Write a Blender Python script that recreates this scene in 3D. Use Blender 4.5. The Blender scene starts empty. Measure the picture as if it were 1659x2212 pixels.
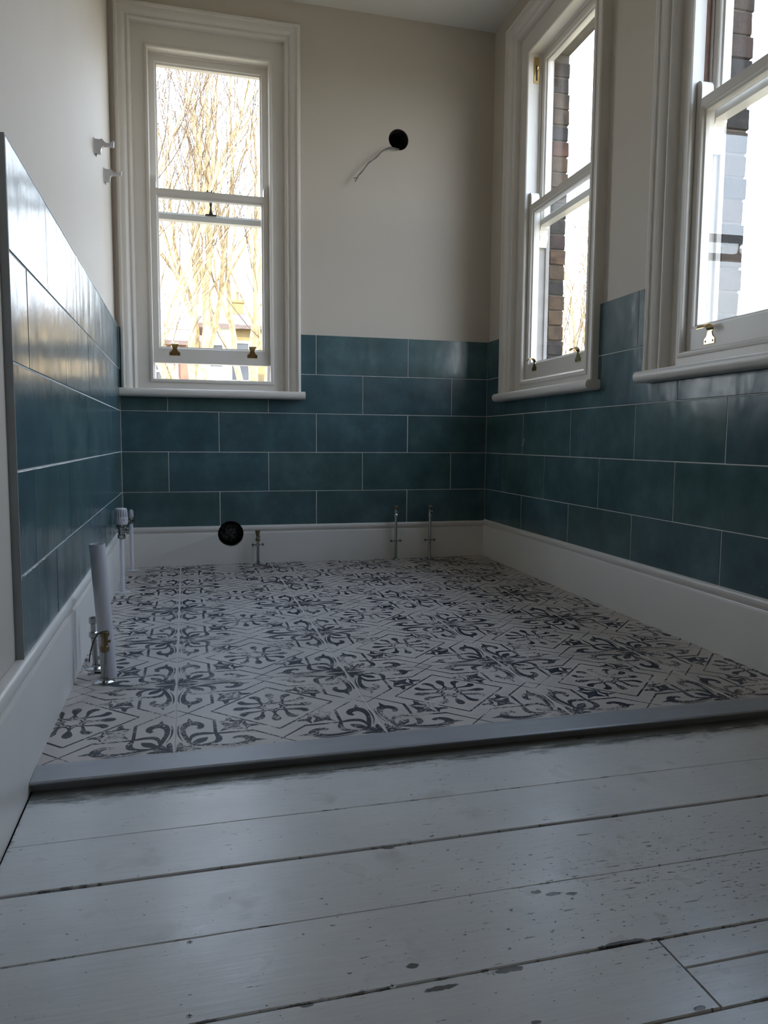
import bpy, bmesh, math, random
from mathutils import Vector, Matrix, noise
random.seed(7)
S = bpy.context.scene
COL = S.collection
R = math.radians

# ------------------------------------------------------------------ camera
FPX = 1624.79
yaw, pitch, roll = 0.25805, -0.09395, 0.00736
cy_, sy_, cp_, sp_ = math.cos(yaw), math.sin(yaw), math.cos(pitch), math.sin(pitch)
fw = Vector((sy_*cp_, cy_*cp_, sp_)); rt = Vector((cy_, -sy_, 0)); up = rt.cross(fw)
r2 = rt*math.cos(roll)+up*math.sin(roll); u2 = up*math.cos(roll)-rt*math.sin(roll)
cam_d = bpy.data.cameras.new('camera'); cam = bpy.data.objects.new('camera', cam_d); COL.objects.link(cam)
m = Matrix.Identity(4)
for i in range(3):
    m[i][0] = r2[i]; m[i][1] = u2[i]; m[i][2] = -fw[i]
m.translation = Vector((0.30713, -3.95168, 0.64177))
cam.matrix_world = m
cam_d.sensor_fit = 'HORIZONTAL'; cam_d.sensor_width = 36.0; cam_d.lens = FPX/1659*36.0
cam_d.clip_start = 0.02; cam_d.clip_end = 500
S.camera = cam

# ------------------------------------------------------------------ sky, sun, exposure
SKY = 9.2
w = bpy.data.worlds.new('world'); S.world = w; w.use_nodes = True
nt = w.node_tree; nt.nodes.clear()
o_ = nt.nodes.new('ShaderNodeOutputWorld'); b_ = nt.nodes.new('ShaderNodeBackground')
tc = nt.nodes.new('ShaderNodeTexCoord'); sx = nt.nodes.new('ShaderNodeSeparateXYZ'); rp = nt.nodes.new('ShaderNodeValToRGB')
nt.links.new(tc.outputs['Generated'], sx.inputs[0]); nt.links.new(sx.outputs['Z'], rp.inputs[0])
rp.color_ramp.elements[0].position = 0.0; rp.color_ramp.elements[0].color = (0.93, 0.97, 1.0, 1)
rp.color_ramp.elements[1].position = 0.65; rp.color_ramp.elements[1].color = (0.52, 0.70, 1.0, 1)
nt.links.new(rp.outputs[0], b_.inputs[0]); b_.inputs[1].default_value = SKY
nt.links.new(b_.outputs[0], o_.inputs[0])
sd = bpy.data.lights.new('sun', 'SUN'); sun = bpy.data.objects.new('sun', sd); COL.objects.link(sun)
sd.energy = 16.0; sd.angle = R(0.6); sd.color = (1.0, 0.80, 0.55)
sun.rotation_euler = Vector((0.80, 0.50, -0.42)).to_track_quat('-Z', 'Y').to_euler()
S.view_settings.view_transform = 'Standard'; S.view_settings.look = 'None'
S.view_settings.gamma = 1.0; S.view_settings.use_curve_mapping = False
S.view_settings.exposure = 0.0
S.cycles.max_bounces = 10; S.cycles.diffuse_bounces = 6; S.cycles.glossy_bounces = 4
S.cycles.transparent_max_bounces = 16
S.cycles.sample_clamp_indirect = 8.0
S.cycles.use_denoising = True

# ------------------------------------------------------------------ frames of the walls
W = 1.93935; SR = 0.02539
THR = math.atan2(-1.0, -SR)                 # local x runs along the wall, local -y into the room
class Fr:
    def __init__(s, o, th): s.o = Vector(o); s.th = th; s.M = Matrix.Translation(s.o) @ Matrix.Rotation(th, 4, 'Z')
FB = Fr((0, 0, 0), 0.0); FRT = Fr((W, 0, 0), THR); FL = Fr((0, 0, 0), R(90)); F0 = FB
PL = 0.012      # plaster lies this far behind the tile face
ZT = 1.189; P = 0.203; Q = 0.50196; SEAT = 0.0015

# ------------------------------------------------------------------ mesh helpers (local coordinates x=u, y=-n, z)
def box(bm, a, b, bev=0.0, mi=0):
    x0, x1 = sorted((a[0], b[0])); y0, y1 = sorted((a[1], b[1])); z0, z1 = sorted((a[2], b[2]))
    v = [bm.verts.new((x, y, z)) for x in (x0, x1) for y in (y0, y1) for z in (z0, z1)]
    fs = [bm.faces.new([v[i] for i in q]) for q in ((0,1,3,2),(4,6,7,5),(0,4,5,1),(2,3,7,6),(0,2,6,4),(1,5,7,3))]
    for f in fs: f.material_index = mi
    if bev > 0:
        es = list({e for f in fs for e in f.edges})
        bmesh.ops.bevel(bm, geom=es, offset=bev, segments=1, affect='EDGES', clamp_overlap=True)
def slab(bm, u0, u1, z0, z1, n0, n1, bev=0.0, mi=0): box(bm, (u0, -n1, z0), (u1, -n0, z1), bev, mi)
def prism(bm, poly, y0, y1, bev=0.0):
    """poly in (x,z), extruded from y0 (front) to y1 (back)"""
    f = [bm.verts.new((p[0], y0, p[1])) for p in poly]; k = [bm.verts.new((p[0], y1, p[1])) for p in poly]
    n = len(poly); ff = bm.faces.new(f); bm.faces.new(k[::-1])
    for i in range(n): bm.faces.new((f[i], k[i], k[(i+1) % n], f[(i+1) % n]))
    if bev > 0: bmesh.ops.bevel(bm, geom=list(ff.edges), offset=bev, segments=1, affect='EDGES', clamp_overlap=True)
def tube(bm, pts, r, seg=8, cap=True):
    pts = [Vector(p) for p in pts]; n = len(pts)
    rs = r if isinstance(r, (list, tuple)) else [r]*n
    rings = []; ref = None
    for i, p in enumerate(pts):
        t = (pts[min(i+1, n-1)]-pts[max(i-1, 0)]).normalized()
        if ref is None:
            ref = Vector((0, 0, 1)) if abs(t.z) < 0.9 else Vector((1, 0, 0))
        a = (ref - t*ref.dot(t)).normalized(); ref = a; b = t.cross(a)
        rings.append([bm.verts.new(p+(a*math.cos(2*math.pi*k/seg)+b*math.sin(2*math.pi*k/seg))*rs[i]) for k in range(seg)])
    for i in range(n-1):
        for k in range(seg):
            bm.faces.new((rings[i][k], rings[i][(k+1) % seg], rings[i+1][(k+1) % seg], rings[i+1][k]))
    if cap: bm.faces.new(rings[0][::-1]); bm.faces.new(rings[-1])
def lathe(bm, prof, c=(0, 0, 0), seg=24, axis='z', mod=None, close=True):
    """prof: (r, h) list along the axis"""
    c = Vector(c); rings = []
    for j, (r, h) in enumerate(prof):
        ring = []
        for k in range(seg):
            a = 2*math.pi*k/seg; rr = r*(mod(k, j) if mod else 1)
            x, y = rr*math.cos(a), rr*math.sin(a)
            v = {'z': (x, y, h), 'x': (h, x, y), 'y': (x, h, y)}[axis]
            ring.append(bm.verts.new(c+Vector(v)))
        rings.append(ring)
    for j in range(len(rings)-1):
        for k in range(seg): bm.faces.new((rings[j][k], rings[j][(k+1) % seg], rings[j+1][(k+1) % seg], rings[j+1][k]))
    if close: bm.faces.new(rings[0][::-1]); bm.faces.new(rings[-1])
def cr(pts, k=6):
    """catmull-rom through tuples"""
    out = []; n = len(pts)
    for i in range(n-1):
        p0, p1, p2, p3 = pts[max(i-1, 0)], pts[i], pts[i+1], pts[min(i+2, n-1)]
        for s in range(k):
            t = s/k
            out.append(tuple(0.5*((2*b)+(-a+c)*t+(2*a-5*b+4*c-d)*t*t+(-a+3*b-3*c+d)*t**3) for a, b, c, d in zip(p0, p1, p2, p3)))
    out.append(tuple(pts[-1])); return out
def sweep_frame(bm, rect, wd, prof, close=True, open_bottom=False):
    """rect (u0,u1,z0,z1); wd side widths (l,r,t,b); prof (t, e, n): inset = width*t + e"""
    u0, u1, z0, z1 = rect; wl, wr, wt, wb = wd; loops = []
    for t, e, n in prof:
        l = [(u0+wl*t+e, -n, z0+wb*t+(0 if open_bottom else e)), (u0+wl*t+e, -n, z1-wt*t-e), (u1-wr*t-e, -n, z1-wt*t-e), (u1-wr*t-e, -n, z0+wb*t+(0 if open_bottom else e))]
        loops.append([bm.verts.new(p) for p in l])
    m = len(loops); seg = range(3) if open_bottom else range(4)
    for i in range(m if close else m-1):
        a, b = loops[i], loops[(i+1) % m]
        for k in seg: bm.faces.new((a[k], a[(k+1) % 4], b[(k+1) % 4], b[k]))
    if open_bottom:
        bm.faces.new([l[0] for l in loops]); bm.faces.new([l[3] for l in loops][::-1])
def holed(bm, us, zs, holes, n0, n1, mi_side=0):
    """wall layer n0..n1 with rectangular holes, faces on its boundary only"""
    U0, U1, Z0, Z1 = us[0], us[-1], zs[0], zs[-1]
    holes = [(max(h[0], U0), min(h[1], U1), max(h[2], Z0), min(h[3], Z1)) for h in holes]
    us = sorted(set(us+[h[0] for h in holes]+[h[1] for h in holes])); zs = sorted(set(zs+[h[2] for h in holes]+[h[3] for h in holes]))
    def solid(i, j):
        if i < 0 or j < 0 or i >= len(us)-1 or j >= len(zs)-1: return False
        u = (us[i]+us[i+1])/2; z = (zs[j]+zs[j+1])/2
        return not any(h[0] < u < h[1] and h[2] < z < h[3] for h in holes)
    vc = {}
    def V(u, n, z):
        k = (round(u, 5), round(n, 5), round(z, 5))
        if k not in vc: vc[k] = bm.verts.new((u, -n, z))
        return vc[k]
    for i in range(len(us)-1):
        for j in range(len(zs)-1):
            if not solid(i, j): continue
            a, b, c, d = us[i], us[i+1], zs[j], zs[j+1]
            bm.faces.new((V(a, n1, c), V(b, n1, c), V(b, n1, d), V(a, n1, d)))
            bm.faces.new((V(a, n0, c), V(a, n0, d), V(b, n0, d), V(b, n0, c)))
            for cond, q in ((solid(i-1, j), ((a, c), (a, d))), (solid(i+1, j), ((b, c), (b, d))), (solid(i, j-1), ((a, c), (b, c))), (solid(i, j+1), ((a, d), (b, d)))):
                if not cond:
                    f = bm.faces.new((V(q[0][0], n0, q[0][1]), V(q[1][0], n0, q[1][1]), V(q[1][0], n1, q[1][1]), V(q[0][0], n1, q[0][1])))
                    f.material_index = mi_side

def finish(bm, smooth=False, ang=35):
    bmesh.ops.recalc_face_normals(bm, faces=bm.faces)
    me = bpy.data.meshes.new('mesh'); bm.to_mesh(me); bm.free()
    if smooth:
        me.shade_smooth()
        try: me.set_sharp_from_angle(angle=R(ang))
        except Exception: pass
    return me
def obj(name, bm, mats, parent=None, fr=None, loc=None, smooth=False, origin=None):
    """bm in the coordinates of the parent (child) or of frame fr (top-level)"""
    me = bm if isinstance(bm, bpy.types.Mesh) else None
    if me is None:
        if origin == 'auto':
            xs = [v.co for v in bm.verts]
            o = Vector(((min(c.x for c in xs)+max(c.x for c in xs))/2, (min(c.y for c in xs)+max(c.y for c in xs))/2, min(c.z for c in xs)))
            bmesh.ops.translate(bm, verts=bm.verts, vec=-o); loc = o
        me = finish(bm, smooth)
    for mt in (mats if isinstance(mats, (list, tuple)) else [mats]):
        if len(me.materials) < (len(mats) if isinstance(mats, (list, tuple)) else 1): me.materials.append(mt)
    ob = bpy.data.objects.new(name, me); COL.objects.link(ob)
    L = Vector(loc) if loc is not None else Vector((0, 0, 0))
    if parent is not None: ob.parent = parent; ob.location = L
    else:
        fr = fr or F0
        ob.location = fr.M @ L; ob.rotation_euler = (0, 0, fr.th)
    return ob
def struct(o): o['kind'] = 'structure'; return o
def root(name, label=None, cat=None, fr=F0, loc=(0, 0, 0), group=None, kind=None):
    o = bpy.data.objects.new(name, None); COL.objects.link(o); o.empty_display_size = 0.05
    o.location = fr.M @ Vector(loc); o.rotation_euler = (0, 0, fr.th)
    if label: o['label'] = label; o['category'] = cat
    if group: o['group'] = group
    if kind: o['kind'] = kind
    return o

# ------------------------------------------------------------------ materials
def mat(name):
    m = bpy.data.materials.new(name); m.use_nodes = True
    n = m.node_tree.nodes; return m, n, m.node_tree.links, n['Principled BSDF']
def N(n, t, **k):
    x = n.new('ShaderNode'+t)
    for a, b in k.items(): setattr(x, a, b)
    return x
def noise_(n, l, co, scale, detail=3, rough=0.5):
    x = N(n, 'TexNoise'); x.inputs['Scale'].default_value = scale; x.inputs['Detail'].default_value = detail; x.inputs['Roughness'].default_value = rough
    if co is not None: l.new(co, x.inputs['Vector'])
    return x.outputs['Fac']
def ramp(n, l, fac, stops):
    x = N(n, 'ValToRGB'); e = x.color_ramp.elements
    while len(e) < len(stops): e.new(0.5)
    for q, (p, c) in zip(e, stops): q.position = p; q.color = (*c, 1) if len(c) == 3 else c
    l.new(fac, x.inputs[0]); return x.outputs[0]
def mth(n, l, op, a, b=None, c=None):
    x = N(n, 'Math', operation=op)
    for i, v in enumerate((a, b, c)):
        if v is None: continue
        if isinstance(v, (int, float)): x.inputs[i].default_value = v
        else: l.new(v, x.inputs[i])
    return x.outputs[0]
def mixc(n, l, fac, a, b, mode='MIX'):
    x = N(n, 'MixRGB', blend_type=mode)
    for i, v in enumerate((fac, a, b)):
        if isinstance(v, (int, float)): x.inputs[i].default_value = v
        elif isinstance(v, tuple): x.inputs[i].default_value = (*v, 1)
        else: l.new(v, x.inputs[i])
    return x.outputs[0]
def bump(n, l, h, strength, dist=0.01, normal=None):
    x = N(n, 'Bump'); x.inputs['Strength'].default_value = strength; x.inputs['Distance'].default_value = dist
    l.new(h, x.inputs['Height'])
    if normal is not None: l.new(normal, x.inputs['Normal'])
    return x.outputs[0]
def pos(n): return N(n, 'NewGeometry').outputs['Position']
def mapped(n, l, co, loc=(0, 0, 0), rot=(0, 0, 0), sc=(1, 1, 1)):
    x = N(n, 'Mapping'); x.inputs['Location'].default_value = loc; x.inputs['Rotation'].default_value = rot; x.inputs['Scale'].default_value = sc
    l.new(co, x.inputs['Vector']); return x.outputs[0]
def plain(name, col, rough=0.5, metal=0.0, var=0.06, scale=14.0, bmp=0.0, bscale=60.0, spec=0.5):
    m, n, l, b = mat(name); co = pos(n)
    f = noise_(n, l, co, scale, 4)
    l.new(ramp(n, l, f, [(0.3, tuple(c*(1-var) for c in col)), (0.7, tuple(min(1, c*(1+var)) for c in col))]), b.inputs['Base Color'])
    b.inputs['Roughness'].default_value = rough; b.inputs['Metallic'].default_value = metal
    b.inputs['Specular IOR Level'].default_value = spec
    if bmp: l.new(bump(n, l, noise_(n, l, co, bscale, 3), bmp, 0.002), b.inputs['Normal'])
    return m
M = {}
M['plaster'] = plain('matt_emulsion', (0.565, 0.505, 0.435), 0.62, var=0.02, scale=2.0, bmp=0.03, bscale=35, spec=0.35)
M['ceiling'] = plain('ceiling_paint', (0.76, 0.74, 0.70), 0.75, var=0.02, scale=2.0, bmp=0.04, bscale=30)
M['wood'] = plain('white_satinwood', (0.70, 0.655, 0.60), 0.34, var=0.02, scale=5, bmp=0.05, bscale=25)
M['primer'] = plain('bare_timber', (0.20, 0.11, 0.08), 0.7, var=0.2)
M['grout'] = plain('grout', (0.58, 0.58, 0.55), 0.85, var=0.06, scale=30)
M['grout_floor'] = plain('floor_grout', (0.62, 0.60, 0.57), 0.85, var=0.06, scale=30)
M['mortar'] = plain('lime_mortar', (0.085, 0.07, 0.055), 0.95, var=0.25, scale=20, bmp=0.6, bscale=50)
M['dark'] = plain('dark_void_lining', (0.02, 0.019, 0.017), 0.9, var=0.4, scale=30, bmp=0.8, bscale=40)
M['under'] = plain('subfloor_dirt', (0.03, 0.027, 0.024), 0.95, var=0.4)
M['chrome'] = plain('chrome', (0.40, 0.41, 0.40), 0.14, 1.0, var=0.02)
M['copper_chrome'] = plain('dull_brass_nut', (0.24, 0.185, 0.11), 0.32, 1.0, var=0.15)
M['brass'] = plain('polished_brass', (0.78, 0.58, 0.28), 0.16, 1.0, var=0.06)
M['bronze'] = plain('dark_bronze', (0.07, 0.05, 0.035), 0.5, 0.6, var=0.1)
M['alu'] = plain('aluminium_trim', (0.31, 0.315, 0.325), 0.42, 0.15, var=0.04)
M['pvc'] = plain('white_plastic', (0.60, 0.585, 0.61), 0.32, var=0.02)
M['pipe_white'] = plain('white_sleeve', (0.70, 0.70, 0.74), 0.4, var=0.03)
M['slot'] = plain('dark_slot', (0.03, 0.03, 0.03), 0.8)
M['black'] = plain('black_rubber', (0.012, 0.012, 0.012), 0.45)
M['grey_cable'] = plain('grey_cable_sheath', (0.16, 0.16, 0.15), 0.5, var=0.15, scale=80)
M['bag'] = plain('black_bin_bag', (0.028, 0.03, 0.027), 0.34, var=0.3, scale=30)
M['sill_ext'] = plain('painted_stone_sill', (0.30, 0.29, 0.28), 0.7, var=0.1, bmp=0.2)
M['dimmed_paint'] = plain('dimmed_outdoor_paint', (0.27, 0.245, 0.22), 0.6, var=0.12, scale=12)  # frame paint darkened in its colour to offset the strong skylight outside
M['edge'] = plain('grey_edge_trim', (0.34, 0.37, 0.38), 0.45, 0.0, var=0.04)

def glaze():
    m, n, l, b = mat('teal_glaze'); co = pos(n); oi = N(n, 'ObjectInfo').outputs['Random']
    f1 = noise_(n, l, mapped(n, l, co, sc=(1, 1, 1)), 5.0, 5, 0.6)
    base = ramp(n, l, f1, [(0.30, (0.042, 0.080, 0.090)), (0.52, (0.063, 0.114, 0.128)), (0.72, (0.092, 0.160, 0.178))])
    blue = ramp(n, l, oi, [(0.0, (0.93, 1.0, 1.05)), (0.5, (1, 1, 1)), (1.0, (1.05, 1.08, 0.98))])
    l.new(mixc(n, l, 1.0, base, blue, 'MULTIPLY'), b.inputs['Base Color'])
    f2 = noise_(n, l, co, 9.0, 4, 0.55)
    l.new(mth(n, l, 'MULTIPLY_ADD', f2, 0.24, 0.10), b.inputs['Roughness'])
    h1 = noise_(n, l, mapped(n, l, co, sc=(1.0, 1.0, 0.45)), 8.0, 2, 0.4)
    h2 = noise_(n, l, mapped(n, l, co, sc=(1.0, 1.0, 0.7)), 30.0, 2, 0.5)
    nb = bump(n, l, h1, 0.55, 0.010); nb = bump(n, l, h2, 0.25, 0.002, nb)
    l.new(nb, b.inputs['Normal']); b.inputs['Specular IOR Level'].default_value = 0.55
    return m
M['glaze'] = glaze()

def tile_body():
    m, n, l, b = mat('stone_effect_tile'); co = pos(n)
    f = noise_(n, l, co, 6, 5, 0.6)
    l.new(ramp(n, l, f, [(0.3, (0.45, 0.395, 0.355)), (0.7, (0.56, 0.50, 0.455))]), b.inputs['Base Color'])
    b.inputs['Roughness'].default_value = 0.42
    l.new(bump(n, l, noise_(n, l, co, 60, 3), 0.12, 0.001), b.inputs['Normal'])
    return m
def tile_ink():
    m, n, l, b = mat('worn_navy_print'); co = pos(n); oi = N(n, 'ObjectInfo').outputs['Random']
    f = noise_(n, l, co, 6, 5, 0.6)
    body = ramp(n, l, f, [(0.3, (0.45, 0.395, 0.355)), (0.7, (0.56, 0.50, 0.455))])
    fine = noise_(n, l, mapped(n, l, co, rot=(0, 0, 0.6), sc=(1, 1.8, 1)), 120, 6, 0.7)
    broad = noise_(n, l, co, 11, 3, 0.5)
    s = mth(n, l, 'ADD', mth(n, l, 'MULTIPLY', fine, 0.75), mth(n, l, 'MULTIPLY', broad, 0.62))
    wear = ramp(n, l, s, [(0.725, (0, 0, 0)), (0.745, (1, 1, 1))])
    ink = ramp(n, l, noise_(n, l, co, 25, 3), [(0.35, (0.014, 0.016, 0.024)), (0.7, (0.030, 0.034, 0.048))])
    l.new(mixc(n, l, wear, ink, body), b.inputs['Base Color']); b.inputs['Roughness'].default_value = 0.5; b.inputs['Specular IOR Level'].default_value = 0.25
    return m
M['tile_body'] = tile_body(); M['tile_ink'] = tile_ink()

def plank_paint():
    m, n, l, b = mat('worn_white_floor_paint'); co = pos(n)
    flat = mapped(n, l, co, sc=(1, 1, 0))
    base = ramp(n, l, noise_(n, l, flat, 4.0, 5, 0.6), [(0.3, (0.585, 0.575, 0.555)), (0.7, (0.685, 0.67, 0.64))])
    # yellowed stains
    st = ramp(n, l, noise_(n, l, mapped(n, l, flat, loc=(3, 1, 0)), 7.0, 4, 0.6), [(0.60, (0, 0, 0)), (0.72, (1, 1, 1))])
    base = mixc(n, l, mth(n, l, 'MULTIPLY', st, 0.40), base, (0.33, 0.31, 0.27))
    grain = ramp(n, l, noise_(n, l, mapped(n, l, flat, sc=(3, 60, 0)), 4.0, 4, 0.6), [(0.3, (0.93, 0.93, 0.93)), (0.7, (1.03, 1.03, 1.03))])
    base = mixc(n, l, 1.0, base, grain, 'MULTIPLY')
    sp = N(n, 'SeparateXYZ'); l.new(co, sp.inputs[0]); X, Y = sp.outputs['X'], sp.outputs['Y']
    # where the traffic wore it: patch round (1.0,-2.98)
    dx = mth(n, l, 'MULTIPLY', mth(n, l, 'SUBTRACT', X, 1.02), 1.6); dy = mth(n, l, 'MULTIPLY', mth(n, l, 'SUBTRACT', Y, -2.99), 3.6)
    rr = mth(n, l, 'SQRT', mth(n, l, 'ADD', mth(n, l, 'MULTIPLY', dx, dx), mth(n, l, 'MULTIPLY', dy, dy)))
    patch = ramp(n, l, rr, [(0.1, (1, 1, 1)), (0.95, (0, 0, 0))])
    def chips(scale, rot, stretch, lo, gain, off):
        f = noise_(n, l, mapped(n, l, flat, loc=off, rot=(0, 0, rot), sc=(stretch, 1, 0)), scale, 4, 0.62)
        t = mth(n, l, 'SUBTRACT', f, mth(n, l, 'MULTIPLY_ADD', patch, -gain, lo))
        return mth(n, l, 'MINIMUM', mth(n, l, 'MAXIMUM', mth(n, l, 'MULTIPLY', t, 60.0), 0.0), 1.0)
    c1 = chips(130, 0.3, 0.6, 0.680, 0.055, (0, 0, 0))
    c2 = chips(210, -0.75, 0.12, 0.690, 0.070, (5, 2, 0))
    c3 = chips(42, 0.1, 0.5, 0.715, 0.030, (1, 7, 0))
    ch = mth(n, l, 'MAXIMUM', mth(n, l, 'MAXIMUM', c1, c2), c3)
    # knots and knocks at their own places
    kn = None
    for (kx, ky, a, bb) in ((0.576, -3.091, .009, .0055), (0.599, -3.137, .028, .0045), (0.688, -3.216, .007, .003), (0.885, -3.243, .009, .004), (0.437, -3.124, .010, .004),
                            (0.80, -2.985, .010, .004), (0.825, -2.995, .016, .004), (0.85, -3.001, .010, .004), (0.69, -3.128, .028, .005), (0.86, -3.118, .040, .005), (0.62, -2.812, .012, .004)):
        ax = mth(n, l, 'DIVIDE', mth(n, l, 'SUBTRACT', X, kx), a); ay = mth(n, l, 'DIVIDE', mth(n, l, 'SUBTRACT', Y, ky), bb)
        d = mth(n, l, 'ADD', mth(n, l, 'MULTIPLY', ax, ax), mth(n, l, 'MULTIPLY', ay, ay))
        kn = d if kn is None else mth(n, l, 'MINIMUM', kn, d)
    wob = mth(n, l, 'MULTIPLY_ADD', noise_(n, l, flat, 90, 3), 2.2, -1.1)
    kn = ramp(n, l, mth(n, l, 'ADD', kn, wob), [(0.55, (1, 1, 1)), (0.95, (0, 0, 0))])
    jn = None
    for jy, jw in ((-2.4985, .0022), (-2.663, .0024), (-2.806, .0045), (-2.966, .0026), (-3.121, .0050), (-3.248, .0045)):
        d = mth(n, l, 'DIVIDE', mth(n, l, 'ABSOLUTE', mth(n, l, 'SUBTRACT', Y, jy)), jw); jn = d if jn is None else mth(n, l, 'MINIMUM', jn, d)
    jz = noise_(n, l, mapped(n, l, flat, sc=(1, 3, 0)), 26, 5, 0.7)
    jc = mth(n, l, 'MINIMUM', mth(n, l, 'MAXIMUM', mth(n, l, 'MULTIPLY', mth(n, l, 'SUBTRACT', mth(n, l, 'MULTIPLY_ADD', jn, -.10, jz), 0.50), 14.0), 0.0), 1.0)
    # dirt against the threshold and along the left skirting
    dt = mth(n, l, 'ABSOLUTE', mth(n, l, 'SUBTRACT', Y, -2.462)); dl = mth(n, l, 'ABSOLUTE', X)
    nz = noise_(n, l, mapped(n, l, flat, sc=(0.5, 1.6, 0)), 28, 6, 0.7)
    gr = mth(n, l, 'MULTIPLY', mth(n, l, 'SUBTRACT', mth(n, l, 'MULTIPLY_ADD', dt, -7.0, 0.94), mth(n, l, 'SUBTRACT', 1.0, nz)), 5.0)
    gl = mth(n, l, 'MULTIPLY', mth(n, l, 'SUBTRACT', mth(n, l, 'MULTIPLY_ADD', dl, -22.0, 0.92), mth(n, l, 'SUBTRACT', 1.0, nz)), 5.0)
    gr = mth(n, l, 'MINIMUM', mth(n, l, 'MAXIMUM', mth(n, l, 'MAXIMUM', gr, gl), 0.0), 1.0)
    c = mixc(n, l, mth(n, l, 'MULTIPLY', gr, 0.85), base, (0.10, 0.105, 0.09))
    c = mixc(n, l, mth(n, l, 'MULTIPLY', ch, 0.85), c, (0.055, 0.052, 0.05))
    c = mixc(n, l, mth(n, l, 'MULTIPLY', jc, 0.75), c, (0.06, 0.058, 0.052))
    c = mixc(n, l, mth(n, l, 'MULTIPLY', kn, 0.9), c, (0.04, 0.038, 0.033))
    l.new(c, b.inputs['Base Color'])
    l.new(mth(n, l, 'MULTIPLY_ADD', noise_(n, l, flat, 12, 3), 0.16, 0.22), b.inputs['Roughness'])
    dmg = mth(n, l, 'MAXIMUM', ch, kn)
    nb = bump(n, l, noise_(n, l, mapped(n, l, flat, sc=(1, 9, 0)), 9.0, 4, 0.6), 0.12, 0.004)
    nb = bump(n, l, mth(n, l, 'SUBTRACT', 1.0, dmg), 0.5, 0.0015, nb)
    l.new(nb, b.inputs['Normal'])
    return m
M['plank'] = plank_paint()

def brick(k=1.0, nm='stock_brick'):
    m, n, l, b = mat(nm); co = pos(n); oi = N(n, 'ObjectInfo').outputs['Random']
    base = ramp(n, l, oi, [(0.0, (0.020, 0.019, 0.020)), (0.2, (0.075, 0.047, 0.025)), (0.45, (0.095, 0.056, 0.028)), (0.65, (0.095, 0.040, 0.024)), (0.85, (0.028, 0.024, 0.024)), (1.0, (0.085, 0.062, 0.040))])
    f = ramp(n, l, noise_(n, l, co, 22, 5, 0.65), [(0.32, (0.35*k, 0.34*k, 0.34*k)), (0.6, (1.05*k, 1.02*k, 1.0*k))])
    l.new(mixc(n, l, 1.0, base, f, 'MULTIPLY'), b.inputs['Base Color']); b.inputs['Roughness'].default_value = 0.92
    l.new(bump(n, l, noise_(n, l, co, 70, 5, 0.7), 0.7, 0.004), b.inputs['Normal']); return m
M['brick'] = brick(); M['shaded_brick'] = brick(.40, 'shaded_stock_brick')  # darker copy for window_3: shade put into the brick colour so reflections show

def glass():
    m, n, l, b = mat('window_glass'); n.remove(b)
    g = N(n, 'BsdfGlossy'); g.inputs['Roughness'].default_value = 0.0
    t = N(n, 'BsdfTransparent'); t.inputs['Color'].default_value = (0.97, 0.98, 0.98, 1)
    mx = N(n, 'MixShader'); ge = N(n, 'NewGeometry')
    d = N(n, 'VectorMath', operation='DOT_PRODUCT'); l.new(ge.outputs['Normal'], d.inputs[0]); l.new(ge.outputs['Incoming'], d.inputs[1])
    c = mth(n, l, 'ABSOLUTE', d.outputs['Value'])
    k = mth(n, l, 'POWER', mth(n, l, 'SUBTRACT', 1.0, c), 5.0)
    l.new(mth(n, l, 'MULTIPLY_ADD', k, 0.96, 0.04), mx.inputs[0]); l.new(t.outputs[0], mx.inputs[1]); l.new(g.outputs[0], mx.inputs[2])
    l.new(mx.outputs[0], n['Material Output'].inputs[0]); return m
M['glass'] = glass()
M['bark'] = plain('pale_bark', (0.47, 0.35, 0.19), 0.9, var=0.35, scale=9, bmp=0.5, bscale=30)
M['twig'] = plain('brown_twigs', (0.13, 0.085, 0.05), 0.9, var=0.4, scale=3)
M['far_brick'] = plain('pink_brickwork', (0.20, 0.105, 0.075), 0.9, var=0.2, scale=3)
M['far_stock'] = plain('yellow_brickwork', (0.22, 0.155, 0.07), 0.9, var=0.15, scale=3)
M['slate'] = plain('roof_slate', (0.12, 0.09, 0.08), 0.8, var=0.2, scale=5)
M['render'] = plain('white_render', (0.75, 0.74, 0.70), 0.8, var=0.04)
M['clay'] = plain('clay_pot', (0.40, 0.18, 0.10), 0.8)
M['far_glass'] = plain('dark_house_glass', (0.05, 0.055, 0.06), 0.08)
M['lawn'] = plain('winter_garden', (0.24, 0.20, 0.12), 0.95, var=0.4, scale=0.6)

# ------------------------------------------------------------------ openings
HZ = 2.53                                     # underside of the window heads
WINS = {'window_1': dict(fr=FB, o=(0.010, 0.893), i=(0.156, 0.748), low=(1.027, 1.876), upb=1.744),
        'window_2': dict(fr=FRT, o=(0.236, 1.222), i=(0.400, 1.064), low=(0.956, 1.806), upb=1.708),
        'window_3': dict(fr=FRT, o=(1.584, 2.545), i=(1.716, 2.400), low=(0.950, 1.752), upb=1.694)}
FRONT_Y = -5.6; CEIL = 2.822; BASE = -0.30
def layer_holes(ws, k):
    if k == 'in': return [(w_['o'][0]+.060, w_['o'][1]-.060, 0.872, 2.63) for w_ in ws]
    return [(w_['i'][0]-.004, w_['i'][1]+.004, 0.90, HZ+.01) for w_ in ws]
def make_wall(name, fr, u0, u1, ws, pl=PL):
    bm = bmesh.new()
    holed(bm, [u0, u1], [BASE, CEIL+.02], layer_holes(ws, 'in'), -.15, -pl, 1 if ws else 0)
    wl = struct(obj(name, bm, [M['plaster'], M['mortar']], fr=fr))
    bm = bmesh.new(); holed(bm, [u0, u1], [BASE, CEIL+.25], layer_holes(ws, 'out'), -.245, -.1505, 0)
    obj('outer_brickwork', bm, M['mortar'], wl); return wl
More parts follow.
